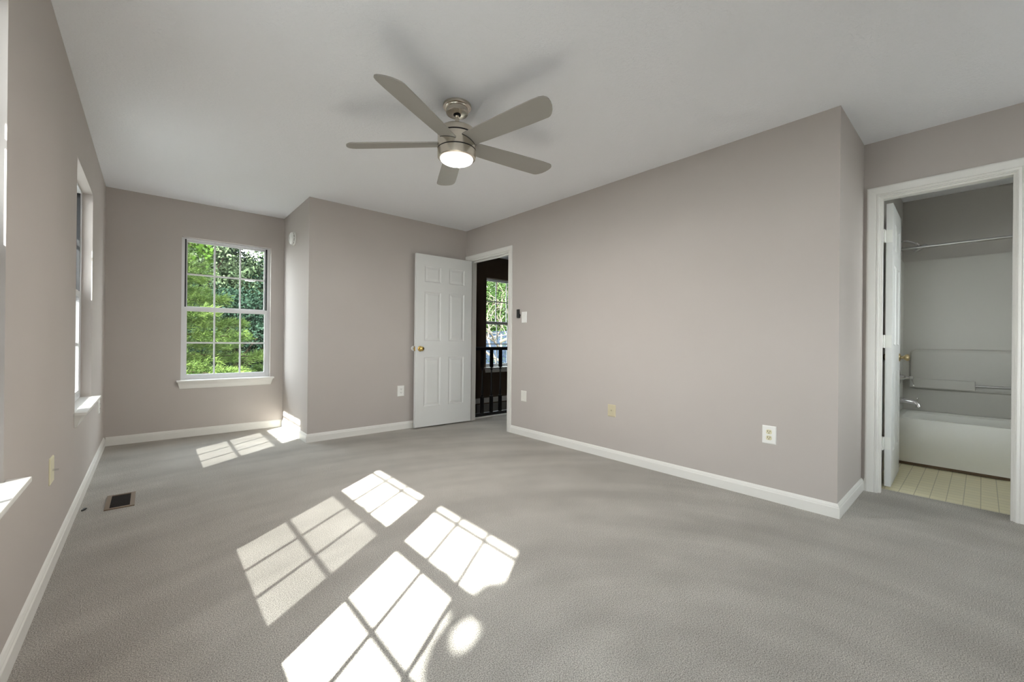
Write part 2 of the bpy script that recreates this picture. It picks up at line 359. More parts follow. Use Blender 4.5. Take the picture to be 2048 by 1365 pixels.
# ------------------------------------------------------------------ door casings and jambs
CAS = [(0.0, 0.0), (0.0, 0.010), (0.004, 0.0125), (0.012, 0.0125), (0.016, 0.009), (0.020, 0.013), (0.046, 0.0165), (0.054, 0.018), (0.060, 0.0175), (CW, 0.013), (CW, 0.0)]
def casing(mb, x, sgn, y0, y1, zt):
    rows = []
    for (py, pz, oy, oz) in ((y0, 0, -1, 0), (y0, zt, -1, 1), (y1, zt, 1, 1), (y1, 0, 1, 0)):
        rows.append([(x+sgn*b_, py+oy*(a+0.006), pz+oz*(a+0.006)) for a, b_ in CAS])
    mb.grid(rows, close=True); mb.face(rows[0]); mb.face(rows[-1][::-1])
def doorframe(name, x0, x1, y0, y1, zt, stop):
    mb = MB()
    casing(mb, x0, -1, y0, y1, zt); casing(mb, x1, 1, y0, y1, zt)
    mb.box((x0-0.001, y0-JT, 0), (x1+0.001, y0, zt+JT)); mb.box((x0-0.001, y1, 0), (x1+0.001, y1+JT, zt+JT)); mb.box((x0-0.001, y0, zt), (x1+0.001, y1, zt+JT))
    s0, s1 = stop
    mb.box((s0, y0, 0), (s1, y0+0.011, zt)); mb.box((s0, y1-0.011, 0), (s1, y1, zt)); mb.box((s0, y0+0.011, zt-0.011), (s1, y1-0.011, zt))
    return struct(name, mb, M['trim'])
doorframe('trim_1', XR, XR+0.11, D1[0], D1[1], D1[2], (XR+0.042, XR+0.077))
doorframe('trim_2', XB, XB+0.11, D2[0], D2[1], D2[2], (XB+0.010, XB+0.042))

# ------------------------------------------------------------------ doors
def door_leaf(mb, W, HH, T, cols, rows_, TF):
    """slab 0..W x 0..T x 0..HH with raised panels on both faces"""
    us = sorted({0, W, *[c for p in cols for c in p]}); zs = sorted({0, HH, *[c for p in rows_ for c in p]})
    for side in (0, 1):
        def P(u, z, d): return TF(u, d if side == 0 else T-d, z)
        for a, b_ in zip(us, us[1:]):
            for c, d in zip(zs, zs[1:]):
                if (a, b_) in cols and (c, d) in rows_:
                    rings = []
                    for ins, dep in ((0, 0), (0.006, 0.005), (0.012, 0.0075), (0.018, 0.0075), (0.042, 0.002)):
                        rings.append([P(a+ins, c+ins, dep), P(b_-ins, c+ins, dep), P(b_-ins, d-ins, dep), P(a+ins, d-ins, dep)])
                    mb.grid(rings, close=True); mb.face(rings[-1])
                else:
                    mb.face([P(a, c, 0), P(b_, c, 0), P(b_, d, 0), P(a, d, 0)])
    for u in (0, W): mb.face([TF(u, 0, 0), TF(u, T, 0), TF(u, T, HH), TF(u, 0, HH)])
    for z in (0, HH): mb.face([TF(0, 0, z), TF(W, 0, z), TF(W, T, z), TF(0, T, z)])
def make_door(name, hinge, ang, W, knob_z, z0=0.015, HH=2.012, T=0.035, side=1, brass=None):
    ca, sa = math.cos(ang), math.sin(ang)
    def TF(u, t, z): return (hinge[0]+ca*u-sa*t*side, hinge[1]+sa*u+ca*t*side, z0+z)
    st = 0.11 if W > 0.7 else 0.095; mid = 0.11 if W > 0.7 else 0.09; pw = (W-2*st-mid)/2
    cols = [(st, st+pw), (st+pw+mid, W-st)]
    rws = [(0.235, 0.812), (1.003, 1.581), (1.695, 1.885)]
    mb = MB(); door_leaf(mb, W, HH, T, cols, rws, TF)
    d = struct(name, mb, M['door'])
    def knob(t, s):
        k = MB(); base = Vector(TF(W-0.06, t, knob_z-z0)); nrm = (Vector(TF(W-0.06, t+s*0.1, knob_z-z0))-base).normalized()
        prof = [(0.0315, 0.0), (0.0315, 0.003), (0.027, 0.007), (0.013, 0.010), (0.0115, 0.022), (0.014, 0.028), (0.0235, 0.036), (0.027, 0.046), (0.0255, 0.054), (0.018, 0.060), (0.006, 0.062)]
        a = Vector((0, 0, 1)); b_ = nrm.cross(a); rows = []
        for r_, h_ in prof: rows.append([base+nrm*h_+(a*math.cos(2*math.pi*j/28)+b_*math.sin(2*math.pi*j/28))*r_ for j in range(28)])
        k.grid(rows, True, True); k.face(rows[-1]); k.face(rows[0][::-1])
        return k.build('door_knob', brass or M['brass'], d)
    knob(0, -1); knob(T, 1)
    lp = MB(); lp.box((W-0.0005, 0.006, knob_z-z0-0.028), (W+0.0012, T-0.006, knob_z-z0+0.028), TF); lp.box((W, T/2-0.007, knob_z-z0-0.008), (W+0.011, T/2+0.005, knob_z-z0+0.008), TF)
    lp.build('latch_plate', brass or M['brass'], d)
    return d, TF
# bedroom door: hinged at the far jamb, swung back towards the closet wall. Visible face is t=0
d1, TF1 = make_door('door_1', (3.050, 4.262), math.pi-0.043, 0.762, 0.928, z0=0.016, HH=2.015, side=-1)
for z in (0.24, 1.02, 1.80):
    hb = MB(); hb.lathe([(0.006, z-0.045), (0.006, z+0.045)], (3.054, 4.302, 0), 12); hb.box((3.052, 4.3025, z-0.043), (3.0575, 4.335, z+0.043)); hb.build('hinge', M['hinge'], d1)
# bathroom door: opens into the bathroom, seen along its hinge edge
d2, TF2 = make_door('door_2', (3.945, 0.421), 0.022, 0.57, 0.928, z0=0.02, HH=2.012, side=1, brass=M['agedbrass'])
for z in (0.325, 1.05, 1.80):
    hb = MB(); hb.box((3.850, 0.4655, z-0.044), (3.9, 0.4679, z+0.044)); hb.box((3.895, 0.4575, z-0.044), (3.944, 0.4675, z+0.044)); hb.box((3.9425, 0.423, z-0.044), (3.9446, 0.4598, z+0.044))
    for k in range(3): hb.lathe([(0.0028, 3.941), (0.0020, 3.9418)], (0, 0.440, z-0.03+0.03*k), 8, ax='x')
    hb.lathe([(0.006, z-0.046), (0.006, z+0.046)], (3.930, 0.462, 0), 12)
    hb.build('hinge', M['hinge'], d2)

# ------------------------------------------------------------------ windows
def sash(T, a, b_, z0, z1, w0, w1, st, bot, top, name, parent, lock=False):
    mb = MB()
    mb.box((a, w0, z0), (a+st, w1, z1), T); mb.box((b_-st, w0, z0), (b_, w1, z1), T)
    mb.box((a+st, w0, z0), (b_-st, w1, z0+bot), T); mb.box((a+st, w0, z1-top), (b_-st, w1, z1), T)
    if lock:
        c = (a+b_)/2; mb.box((c-0.03, w0-0.002, z1), (c+0.03, w0+0.018, z1+0.004), T)
        for q in (a+0.10, b_-0.13): mb.box((q, w0-0.010, z0+0.006), (q+0.03, w0, z0+0.014), T)
    o = mb.build(name, M['vinyl'], parent)
    ga, gb, gz0, gz1 = a+st, b_-st, z0+bot, z1-top; wc = (w0+w1)/2
    g_ = MB(); g_.box((ga, wc-0.002, gz0), (gb, wc+0.002, gz1), T); g_.build('glass_pane', M['glass'], o)
    mm = MB(); mw = 0.0085
    for k in (1, 2): c = ga+(gb-ga)*k/3; mm.box((c-mw*0.9, wc-0.006, gz0), (c+mw*0.9, wc+0.006, gz1), T)
    c = (gz0+gz1)/2; mm.box((ga, wc-0.0062, c-mw), (gb, wc+0.0062, c+mw), T)
    mm.build('muntin_grid', M['vinyl'], o)
    return o
def make_window(name, T, units, z0, z1, screens=(), sill=None, label=None):
    mb = MB(); f = 0.028
    a0 = min(u[0] for u in units); b0 = max(u[1] for u in units)
    for a, b_ in units:
        mb.box((a, 0.055, z0+0.01), (a+f, OUT, z1), T); mb.box((b_-f, 0.055, z0+0.01), (b_, OUT, z1), T)
        mb.box((a+f, 0.055, z1-0.014), (b_-f, OUT, z1), T); mb.box((a+f, 0.055, z0+0.01), (b_-f, OUT, z0+0.035), T)
    us = sorted(units)
    for p, q in zip(us, us[1:]): mb.box((p[1], 0.035, z0+0.01), (q[0], OUT, z1), T)
    root = struct(name, mb, M['vinyl'], label)
    for i, (a, b_) in enumerate(units):
        sash(T, a+f, b_-f, 1.325, z1-0.014, 0.092, 0.118, 0.024, 0.036, 0.022, 'upper_sash', root)
        sash(T, a+f-0.006, b_-f+0.006, z0+0.035, 1.352, 0.060, 0.088, 0.028, 0.032, 0.044, 'lower_sash', root, lock=True)
        t = MB()
        t.box((a+f-0.0005, 0.0615, 1.353), (a+f+0.013, 0.0915, z1-0.0145), T); t.box((b_-f-0.013, 0.0615, 1.353), (b_-f+0.0005, 0.0915, z1-0.0145), T)
        t.build('sash_track', M['black'], root)
        if i in screens:
            s_ = MB(); s_.face([T(a+f, 0.145, z0+0.03), T(b_-f, 0.145, z0+0.03), T(b_-f, 0.145, 1.43), T(a+f, 0.145, 1.43)])
            s_.build('insect_screen', M['screen'], root, recalc=False)
    s_ = MB(); s_.box((a0, -0.002, z0-0.004), (b0, 0.062, z0+0.0135), T)
    s_.box((a0-0.035, -0.052, z0-0.004), (b0+0.035, 0.0, z0+0.0135), T, bev=0.004)
    ap = [(0, 0.0), (0.0, -0.072), (-0.010, -0.068), (-0.014, -0.055), (-0.020, -0.03), (-0.030, -0.010), (-0.034, 0.0)]
    rows = [[T(u + (k*0.75 if u < (a0+b0)/2 else -k*0.75), w_, z0-0.004+z_) for w_, z_ in ap for k in (-z_*0.35,)] for u in (a0-0.025, b0+0.025)]
    s_.grid(rows, close=True); s_.face(rows[0]); s_.face(rows[1][::-1])
    s_.build('window_sill', M['trim'], root)
    return root
TL = lambda u, w_, z: (XL-w_, u, z)
TB = lambda u, w_, z: (u, YB+w_, z)
make_window('window_1', TL, [(FW_[0], FW_[1])], WZ0, WZ1, screens=(0,))
make_window('window_2', TL, [(1.065, 1.92), (0.14, 0.995)], WZ0, WZ1, screens=(0,))
make_window('window_3', TB, [BW], WZ0, WZ1+0.005)
make_window('window_4', TB, [HW], WZ0, WZ1+0.01)

make_window('added_window_5', lambda u, w_, z: (u, YREAR-w_, z), [RW], WZ0, WZ1)  # added out of view to brighten the far and return walls
wb = MB(); TBW = lambda u, w_, z: (u, YTUBR-w_, z)
for a, b_, c_, d_ in ((BAW[0], BAW[0]+0.03, 0.95, 1.95), (BAW[1]-0.03, BAW[1], 0.95, 1.95), (BAW[0]+0.03, BAW[1]-0.03, 0.95, 0.98), (BAW[0]+0.03, BAW[1]-0.03, 1.92, 1.95), (BAW[0]+0.03, BAW[1]-0.03, 1.43, 1.46)): wb.box((a, 0.06, c_), (b_, 0.12, d_), TBW)
wo = struct('added_window_6', wb, M['vinyl']); wb = MB(); wb.box((BAW[0]+0.03, 0.088, 0.98), (BAW[1]-0.03, 0.092, 1.92), TBW); wb.build('glass_pane', M['glass'], wo)  # added out of view to brighten the bathroom

# ------------------------------------------------------------------ ceiling fan
FC = Vector((1.375, 2.09, 0))
fan = thing('ceiling_fan', 'brushed nickel five-blade ceiling fan with a lit frosted lamp', 'ceiling fan', (FC.x, FC.y, H))
c = MB(); c.lathe([(0.060, 2.4395), (0.084, 2.4395), (0.085, 2.430), (0.083, 2.424), (0.074, 2.421), (0.071, 2.416), (0.0665, 2.414), (0.066, 2.392), (0.063, 2.388), (0.03, 2.3865), (0.022, 2.384)], FC, 56); c.build('canopy', M['nickel'], fan)
c = MB(); c.lathe([(0.023, 2.388), (0.023, 2.381), (0.014, 2.379)], FC, 28); c.build('rubber_grommet', M['black'], fan)
c = MB(); c.lathe([(0.0125, 2.39), (0.0125, 2.335), (0.024, 2.333), (0.026, 2.318), (0.03, 2.312)], FC, 24); c.build('downrod', M['nickel'], fan)
c = MB(); c.lathe([(0.02, 2.312), (0.06, 2.306), (0.098, 2.294), (0.109, 2.287), (0.1140, 2.278), (0.1145, 2.254), (0.1105, 2.254)], FC, 64)
c.lathe([(0.1105, 2.2455), (0.1145, 2.2455), (0.1145, 2.1715), (0.1105, 2.1715)], FC, 64)
hous = c.build('motor_housing', M['nickel'], fan)
c = MB(); c.lathe([(0.1130, 2.256), (0.1130, 2.160)], FC, 64); c.build('seam_ring', M['black'], hous)
c = MB(); c.lathe([(0.1105, 2.1645), (0.1145, 2.1645), (0.1145, 2.138), (0.1125, 2.122), (0.106, 2.117), (0.0995, 2.117), (0.0995, 2.14)], FC, 64); lk = c.build('light_ring', M['nickel'], fan)
c = MB(); c.lathe([(0.099, 2.135), (0.099, 2.115), (0.096, 2.109), (0.085, 2.102), (0.06, 2.097), (0.03, 2.095), (0.004, 2.0945)], FC, 56); c.build('lamp_lens', M['lamp'], fan, label='lit frosted white lamp lens')
def blade(ang, k):
    mb = MB(); lead = []; trail = []
    # outline, r from hub; straight-ish trailing side, bowed leading side, rounded tip
    lo = [(0.095, -0.056), (0.20, -0.062), (0.35, -0.068), (0.50, -0.073), (0.60, -0.0745), (0.650, -0.0725), (0.670, -0.066), (0.682, -0.054), (0.686, -0.038)]
    hi = [(0.684, -0.016), (0.677, 0.008), (0.665, 0.032), (0.648, 0.052), (0.632, 0.064), (0.618, 0.0685), (0.50, 0.068), (0.35, 0.064), (0.20, 0.059), (0.095, 0.052)]
    out = lo + hi; pit = math.radians(-13); ca, sa = math.cos(ang), math.sin(ang)
    def P(r_, y, dz):
        yy = y*math.cos(pit)-dz*math.sin(pit); zz = y*math.sin(pit)+dz*math.cos(pit)
        return (FC.x+ca*r_-sa*yy, FC.y+sa*r_+ca*yy, 2.208+zz)
    rows = [[P(r_, y*0.97, -0.0035) for r_, y in out], [P(r_, y, -0.0015) for r_, y in out], [P(r_, y, 0.0015) for r_, y in out], [P(r_, y*0.97, 0.0035) for r_, y in out]]
    mb.grid(rows, close=True); mb.face(rows[0]); mb.face(rows[-1][::-1])
    o = mb.build('blade', M['blade'], fan)
    s_ = MB(); y0, y1 = -0.056, 0.052; pts = []
    for i in range(11):
        y = y0+(y1-y0)*i/10; r_ = math.sqrt(0.1150**2-y*y)
        pts.append(P(r_, y, -0.0045))
    s_.tube(pts, 0.0016, 6); s_.build('blade_slot', M['black'], o)
for k in range(5): blade(math.radians(63.9+72*k), k)

# ------------------------------------------------------------------ smoke detector on the alcove side wall
sm = thing('smoke_detector', 'round white smoke detector high on the alcove side wall', 'smoke detector', (XA, 4.965, 2.122))
c = MB(); c.lathe([(0.073, XA), (0.073, XA-0.012), (0.070, XA-0.016), (0.062, XA-0.016)], (0, 4.965, 2.122), 40, ax='x'); c.build('base', M['plate'], sm)
c = MB(); c.lathe([(0.064, XA-0.016), (0.064, XA-0.020)], (0, 4.965, 2.122), 40, ax='x'); c.build('vent_gap', M['slot'], sm)
c = MB(); c.lathe([(0.066, XA-0.020), (0.068, XA-0.024), (0.064, XA-0.036), (0.052, XA-0.044), (0.03, XA-0.047), (0.012, XA-0.047), (0.011, XA-0.044)], (0, 4.965, 2.122), 40, ax='x')
for k in range(10):
    a = 2*math.pi*k/10; c.box((XA-0.0205, 4.965+0.064*math.cos(a)-0.004, 2.122+0.064*math.sin(a)-0.004), (XA-0.0155, 4.965+0.064*math.cos(a)+0.004, 2.122+0.064*math.sin(a)+0.004))
c.build('cover', M['plate'], sm)

# ------------------------------------------------------------------ wall plates
def frustum(mb, T, u0, u1, z0, z1, h, ins, w0=0.0):
    rows = [[T(u0, w0, z0), T(u1, w0, z0), T(u1, w0, z1), T(u0, w0, z1)],
            [T(u0, w0-h*0.45, z0), T(u1, w0-h*0.45, z0), T(u1, w0-h*0.45, z1), T(u0, w0-h*0.45, z1)],
            [T(u0+ins, w0-h, z0+ins), T(u1-ins, w0-h, z0+ins), T(u1-ins, w0-h, z1-ins), T(u0+ins, w0-h, z1-ins)]]
    mb.grid(rows, close=True); mb.face(rows[0]); mb.face(rows[-1])
TR = lambda u, w_, z: (XR+w_, u, z)
TC = lambda u, w_, z: (u, Y2+w_, z)
def disc(mb, T, u, z, r_, w0, w1, seg=14, fu=1.0):
    rows = [[T(u+r_*fu*math.cos(2*math.pi*j/seg), w_, z+r_*math.sin(2*math.pi*j/seg)) for j in range(seg)] for w_ in (w0, w1)]
    mb.grid(rows, close=True); mb.face(rows[0]); mb.face(rows[1][::-1])
def outlet(name, T, u0, u1, z0, z1, label, pm, rm):
    cu, cz = (u0+u1)/2, (z0+z1)/2
    t = thing(name, label, 'outlet', T(cu, 0, cz), None)
    p = MB(); frustum(p, T, u0, u1, z0, z1, 0.0065, 0.005); p.build('cover_plate', pm, t)
    for s in (-1, 1):
        r_ = MB(); zc = cz+s*0.0195
        ring = [(-0.0165, -0.008), (-0.010, -0.0145), (0.010, -0.0145), (0.0165, -0.008), (0.0165, 0.008), (0.010, 0.0145), (-0.010, 0.0145), (-0.0165, 0.008)]
        rows = [[T(cu+a, w_, zc+b_) for a, b_ in ring] for w_ in (-0.006, -0.0085)]
        r_.grid(rows, close=True); r_.face(rows[0]); r_.face(rows[1]); ro = r_.build('socket', rm, t)
        q = MB()
        for a in (-0.0065, 0.0065): q.box((cu+a-0.0013, -0.0092, zc-0.0005), (cu+a+0.0013, -0.007, zc+0.0085), T)
        disc(q, T, cu, zc-0.007, 0.0027, -0.0092, -0.007, 10); q.build('slots', M['slot'], ro)
    sc = MB(); disc(sc, T, cu, cz, 0.003, -0.0085, -0.006, 10); sc.build('screw', pm, t)
    return t
outlet('wall_outlet', TR, 0.877, 0.958, 0.369, 0.487, 'white duplex outlet with ivory sockets low on the long right wall', M['plate'], M['ivory'])
outlet('wall_outlet', TC, 2.127, 2.208, 0.380, 0.502, 'white duplex outlet on the closet wall left of the open panel door', M['plate'], M['plate'])
outlet('wall_outlet', TL, 4.885, 4.965, 0.378, 0.495, 'white outlet on the left wall seen edge-on between window and alcove corner', M['plate'], M['plate'])
# switch
sw = thing('light_switch', 'white single toggle switch plate right of the bedroom doorway', 'light switch', TR(3.288, 0, 1.288))
p = MB(); frustum(p, TR, 3.249, 3.328, 1.228, 1.348, 0.0065, 0.004); p.build('cover_plate', M['plate'], sw)
p = MB(); p.box((3.283, -0.0165, 1.284), (3.293, -0.006, 1.303), TR, bev=0.0015); p.build('toggle', M['plate'], sw)
for z in (1.258, 1.318): p = MB(); disc(p, TR, 3.288, z, 0.0028, -0.008, -0.006, 10); p.build('screw', M['plate'], sw)
# fan remote in a black wall holder
rc = thing('fan_remote', 'black fan remote in its wall cradle beside the light switch', 'remote control', TR(3.376, 0, 1.33))
p = MB(); p.box((3.352, -0.014, 1.282), (3.400, 0, 1.325), TR, bev=0.004); p.box((3.346, -0.010, 1.300), (3.406, -0.001, 1.318), TR, bev=0.003); p.build('cradle', M['black'], rc)
p = MB(); p.box((3.358, -0.022, 1.290), (3.394, -0.006, 1.378), TR, bev=0.004); rm = p.build('remote', M['black'], rc)
for z in (1.362, 1.347): p = MB(); disc(p, TR, 3.376, z, 0.005, -0.0235, -0.021, 12); p.build('button', M['slot'], rm)
# blank and jack plates
p_ = thing('blank_wall_plate', 'white blank cover plate low on wall beside the bedroom doorway', 'wall plate', TR(3.284, 0, 0.43))
p = MB(); frustum(p, TR, 3.243, 3.326, 0.372, 0.487, 0.006, 0.004); p.build('cover_plate', mat('offwhite_plastic', (0.76, 0.75, 0.69), 0.4), p_)
for z in (0.389, 0.470): p = MB(); disc(p, TR, 3.284, z, 0.003, -0.0075, -0.005, 10); p.build('screw', M['plate'], p_)
p_ = thing('phone_jack_plate', 'beige phone jack plate low in the middle of the right wall', 'wall plate', TR(2.146, 0, 0.43))
bj = mat('beige_plastic', (0.57, 0.51, 0.35), 0.45)
p = MB(); frustum(p, TR, 2.105, 2.187, 0.370, 0.476, 0.006, 0.005); p.build('cover_plate', bj, p_)
p = MB(); p.box((2.139, -0.0085, 0.418), (2.153, -0.005, 0.432), TR); p.build('jack', mat('tan_plastic', (0.42, 0.37, 0.25), 0.5), p_)
p_ = thing('cable_plate', 'ivory coaxial cable plate under the left wall between the two windows', 'wall plate', TL(2.70, 0, 0.436))
p = MB(); frustum(p, TL, 2.655, 2.745, 0.378, 0.494, 0.006, 0.005); p.build('cover_plate', M['ivory'], p_)
p = MB(); p.lathe([(0.0055, XL+0.006), (0.0055, XL+0.013), (0.0042, XL+0.013), (0.0042, XL+0.024)], (0, 2.70, 0.436), 12, ax='x'); p.build('coax_connector', M['chrome'], p_)
# door bumper behind the bedroom door knob
db = MB(); db.lathe([(0.030, Y2), (0.030, Y2-0.006), (0.027, Y2-0.012), (0.018, Y2-0.015), (0.016, Y2-0.011), (0.003, Y2-0.010)], (2.322, 0, 0.93), 28, ax='y')
tag(db.build('wall_bumper', M['plate']), 'round white wall bumper behind the knob of the open panel door', 'door bumper')

# ------------------------------------------------------------------ floor register and scrap
vt = thing('floor_register', 'brown metal floor register in the carpet near the left wall', 'floor vent', (-0.132, 3.55, 0.0))
x0, x1, y0, y1 = -0.200, -0.066, 3.40, 3.69
c = MB(); c.box((x0, y0, 0), (x0+0.022, y1, 0.006)); c.box((x1-0.022, y0, 0), (x1, y1, 0.006)); c.box((x0+0.022, y0, 0), (x1-0.022, y0+0.018, 0.006)); c.box((x0+0.022, y1-0.018, 0), (x1-0.022, y1, 0.006)); c.build('frame', M['vent'], vt)
c = MB(); c.box((x0+0.022, y0+0.018, 0.0005), (x1-0.022, y1-0.018, 0.0012)); c.build('duct_opening', M['black'], vt)
c = MB()
for k in range(14):
    y = y0+0.03+k*(y1-y0-0.06)/13; c.box((x0+0.022, y-0.0018, 0.001), (x1-0.022, y+0.0018, 0.005))
c.build('louvres', mat('dark_brown_metal', (0.03, 0.024, 0.02), 0.5, 0.3), vt)
c = MB(); c.tube([(-0.297, 3.478, 0.004), (-0.287, 3.497, 0.006), (-0.280, 3.513, 0.004)], [0.004, 0.007, 0.003], 8)
tag(c.build('carpet_scrap', M['black']), 'tiny black scrap lying on the carpet beside the floor register', 'debris')

# ------------------------------------------------------------------ bathroom
XT0, XT1 = 4.905, 5.585; TZ = 0.395
tb = thing('bathtub', 'white alcove bathtub seen through the bathroom doorway', 'bathtub', ((XT0+XT1)/2, -0.24, 0))
c = MB(); ya, yb2 = YTUBR+0.003, YTUBL-0.006
def rr(xa_, xb_, y0_, y1_, z, r_, n=6):
    pts = []
    for cx_, cy_, a0 in ((xb_-r_, y1_-r_, 0), (xa_+r_, y1_-r_, 90), (xa_+r_, y0_+r_, 180), (xb_-r_, y0_+r_, 270)):
        for i in range(n+1):
            a = math.radians(a0+90*i/n); pts.append((cx_+r_*math.cos(a), cy_+r_*math.sin(a), z))
    return pts
rows = [rr(XT0+0.012, XT1, ya, yb2, 0.018, 0.004), rr(XT0+0.012, XT1, ya, yb2, 0.075, 0.004), rr(XT0, XT1, ya, yb2, 0.095, 0.004), rr(XT0+0.004, XT1, ya, yb2, TZ-0.012, 0.004), rr(XT0+0.010, XT1-0.004, ya+0.004, yb2-0.004, TZ, 0.008),
        rr(XT0+0.055, XT1-0.055, ya+0.06, yb2-0.05, TZ, 0.10), rr(XT0+0.070, XT1-0.070, ya+0.08, yb2-0.065, TZ-0.015, 0.10), rr(XT0+0.115, XT1-0.115, ya+0.2, yb2-0.11, 0.10, 0.10), rr(XT0+0.17, XT1-0.17, ya+0.3, yb2-0.16, 0.065, 0.08)]
c.grid(rows[:5], False, True); c.grid(rows[4:], True, True); c.face(rows[-1]); c.face(rows[0][::-1]); tubo = c.build('tub_shell', M['tub'], tb)
c = MB(); c.box((XT0+0.004, ya, 0.0), (XT0+0.014, yb2, 0.020)); c.build('caulk_strip', mat('brown_caulk', (0.12, 0.08, 0.045), 0.8), tb)

su = thing('tub_surround', 'grey white fibreglass wall surround above the bathtub', 'shower surround', (XBACK-0.01, -0.24, TZ))
SZ = 1.84; c = MB()
c.box((XBACK-0.012, YTUBR+0.001, TZ), (XBACK-0.001, YTUBL-0.001, SZ)); c.box((XT0-0.01, YTUBL-0.012, TZ+0.001), (XBACK-0.012, YTUBL-0.001, SZ)); c.box((XT0, YTUBR+0.001, TZ+0.001), (XBACK-0.012, YTUBR+0.012, SZ))
c.build('wall_panels', M['surround'], su)
# moulded raised panel with rounded corners on the back
def rrect_yz(y0_, y1_, z0_, z1_, r_, x, n=6):
    pts = []
    for cy_, cz_, a0 in ((y1_-r_, z1_-r_, 0), (y0_+r_, z1_-r_, 90), (y0_+r_, z0_+r_, 180), (y1_-r_, z0_+r_, 270)):
        for i in range(n+1):
            a = math.radians(a0+90*i/n); pts.append((x, cy_+r_*math.cos(a), cz_+r_*math.sin(a)))
    return pts
c = MB(); xs = XBACK-0.012
rows = [rrect_yz(-0.93, 0.466, 0.600, 0.992, 0.05, xs), rrect_yz(-0.918, 0.454, 0.612, 0.980, 0.045, xs-0.016), rrect_yz(-0.90, 0.436, 0.630, 0.962, 0.03, xs-0.020)]
c.grid(rows, True, True); c.face(rows[-1]); c.build('moulded_panel', M['surround'], su)
c = MB(); c.box((xs-0.060, 0.038, 0.618), (xs-0.015, 0.462, 0.706), bev=0.008); c.build('soap_ledge', M['surround'], su)
c = MB(); c.tube([(xs-0.045, 0.040, 0.664), (xs-0.045, -0.50, 0.664)], 0.0085, 12); c.tube([(xs-0.045, -0.50, 0.664), (xs-0.015, -0.52, 0.664)], 0.0085, 12); c.build('grab_bar', M['rod'], su, label='brushed steel grab bar')

c = MB(); RX = 4.965
c.tube([(RX, YTUBL-0.001, 1.868), (RX, YTUBR+0.001, 1.868)], 0.0125, 16); c.lathe([(0.03, YTUBL-0.0005), (0.028, YTUBL-0.008), (0.015, YTUBL-0.012)], (RX, 0, 1.868), 20, ax='y')
tag(c.build('shower_curtain_rod', M['rod']), 'bare steel shower curtain rod spanning above the bathtub', 'curtain rod')
SX = 5.25
sh = thing('overhead_shower', 'chrome shower head on a bent arm above the curtain rod', 'shower head', (SX, YTUBL, 2.0))
c = MB(); c.tube([(SX, YTUBL-0.001, 1.985), (SX, 0.49, 1.988), (SX, 0.46, 1.985), (SX, 0.43, 1.968), (SX, 0.395, 1.945)], 0.0085, 12); c.lathe([(0.026, YTUBL-0.001), (0.022, YTUBL-0.008), (0.01, YTUBL-0.011)], (SX, 0, 1.985), 20, ax='y'); c.build('shower_arm', M['chrome'], sh)
c = MB()
hd = Vector((0, -0.50, -0.87)).normalized(); ba = Vector((SX, 0.398, 1.948)); e1 = Vector((1, 0, 0)); e2 = hd.cross(e1)
rows = [[ba+hd*h_+(e1*math.cos(2*math.pi*j/28)+e2*math.sin(2*math.pi*j/28))*r_ for j in range(28)] for r_, h_ in ((0.010, -0.01), (0.014, 0.01), (0.016, 0.022), (0.040, 0.030), (0.052, 0.040), (0.053, 0.052), (0.046, 0.056), (0.01, 0.057))]
c.grid(rows, True, True); c.face(rows[-1]); c.face(rows[0][::-1]); c.build('spray_head', M['chrome'], sh)
va = thing('shower_valve', 'chrome single lever shower valve with round plate on tub end wall', 'faucet', (SX, YTUBL, 0.72))
c = MB(); c.lathe([(0.075, YTUBL-0.0125), (0.072, YTUBL-0.02), (0.05, YTUBL-0.024), (0.03, YTUBL-0.026)], (SX, 0, 0.725), 36, ax='y'); c.build('escutcheon', M['chrome'], va)
c = MB(); c.lathe([(0.026, YTUBL-0.024), (0.024, YTUBL-0.05), (0.014, YTUBL-0.062), (0.011, YTUBL-0.085), (0.015, YTUBL-0.092), (0.015, YTUBL-0.112), (0.008, YTUBL-0.115)], (SX, 0, 0.725), 24, ax='y')
c.tube([(SX, YTUBL-0.103, 0.725), (SX, YTUBL-0.106, 0.69), (SX, YTUBL-0.112, 0.655)], [0.009, 0.006, 0.008], 12, ref=Vector((1, 0, 0))); c.build('lever_handle', M['chrome'], va)
sp_ = thing('tub_spout', 'curved chrome tub spout with diverter knob just above the tub rim', 'faucet', (SX, YTUBL, 0.50))
c = MB(); c.tube([(SX, YTUBL-0.0125, 0.512), (SX, YTUBL-0.05, 0.514), (SX, YTUBL-0.09, 0.512), (SX, YTUBL-0.120, 0.503), (SX, YTUBL-0.140, 0.485), (SX, YTUBL-0.146, 0.460)], [0.026, 0.024, 0.022, 0.021, 0.020, 0.021], 18, ref=Vector((1, 0, 0))); c.build('spout', M['chrome'], sp_)
c = MB(); c.lathe([(0.004, 0.50), (0.004, 0.535), (0.009, 0.538), (0.008, 0.546), (0.002, 0.548)], (SX, YTUBL-0.140, 0.0), 12); c.build('diverter_knob', M['chrome'], sp_)

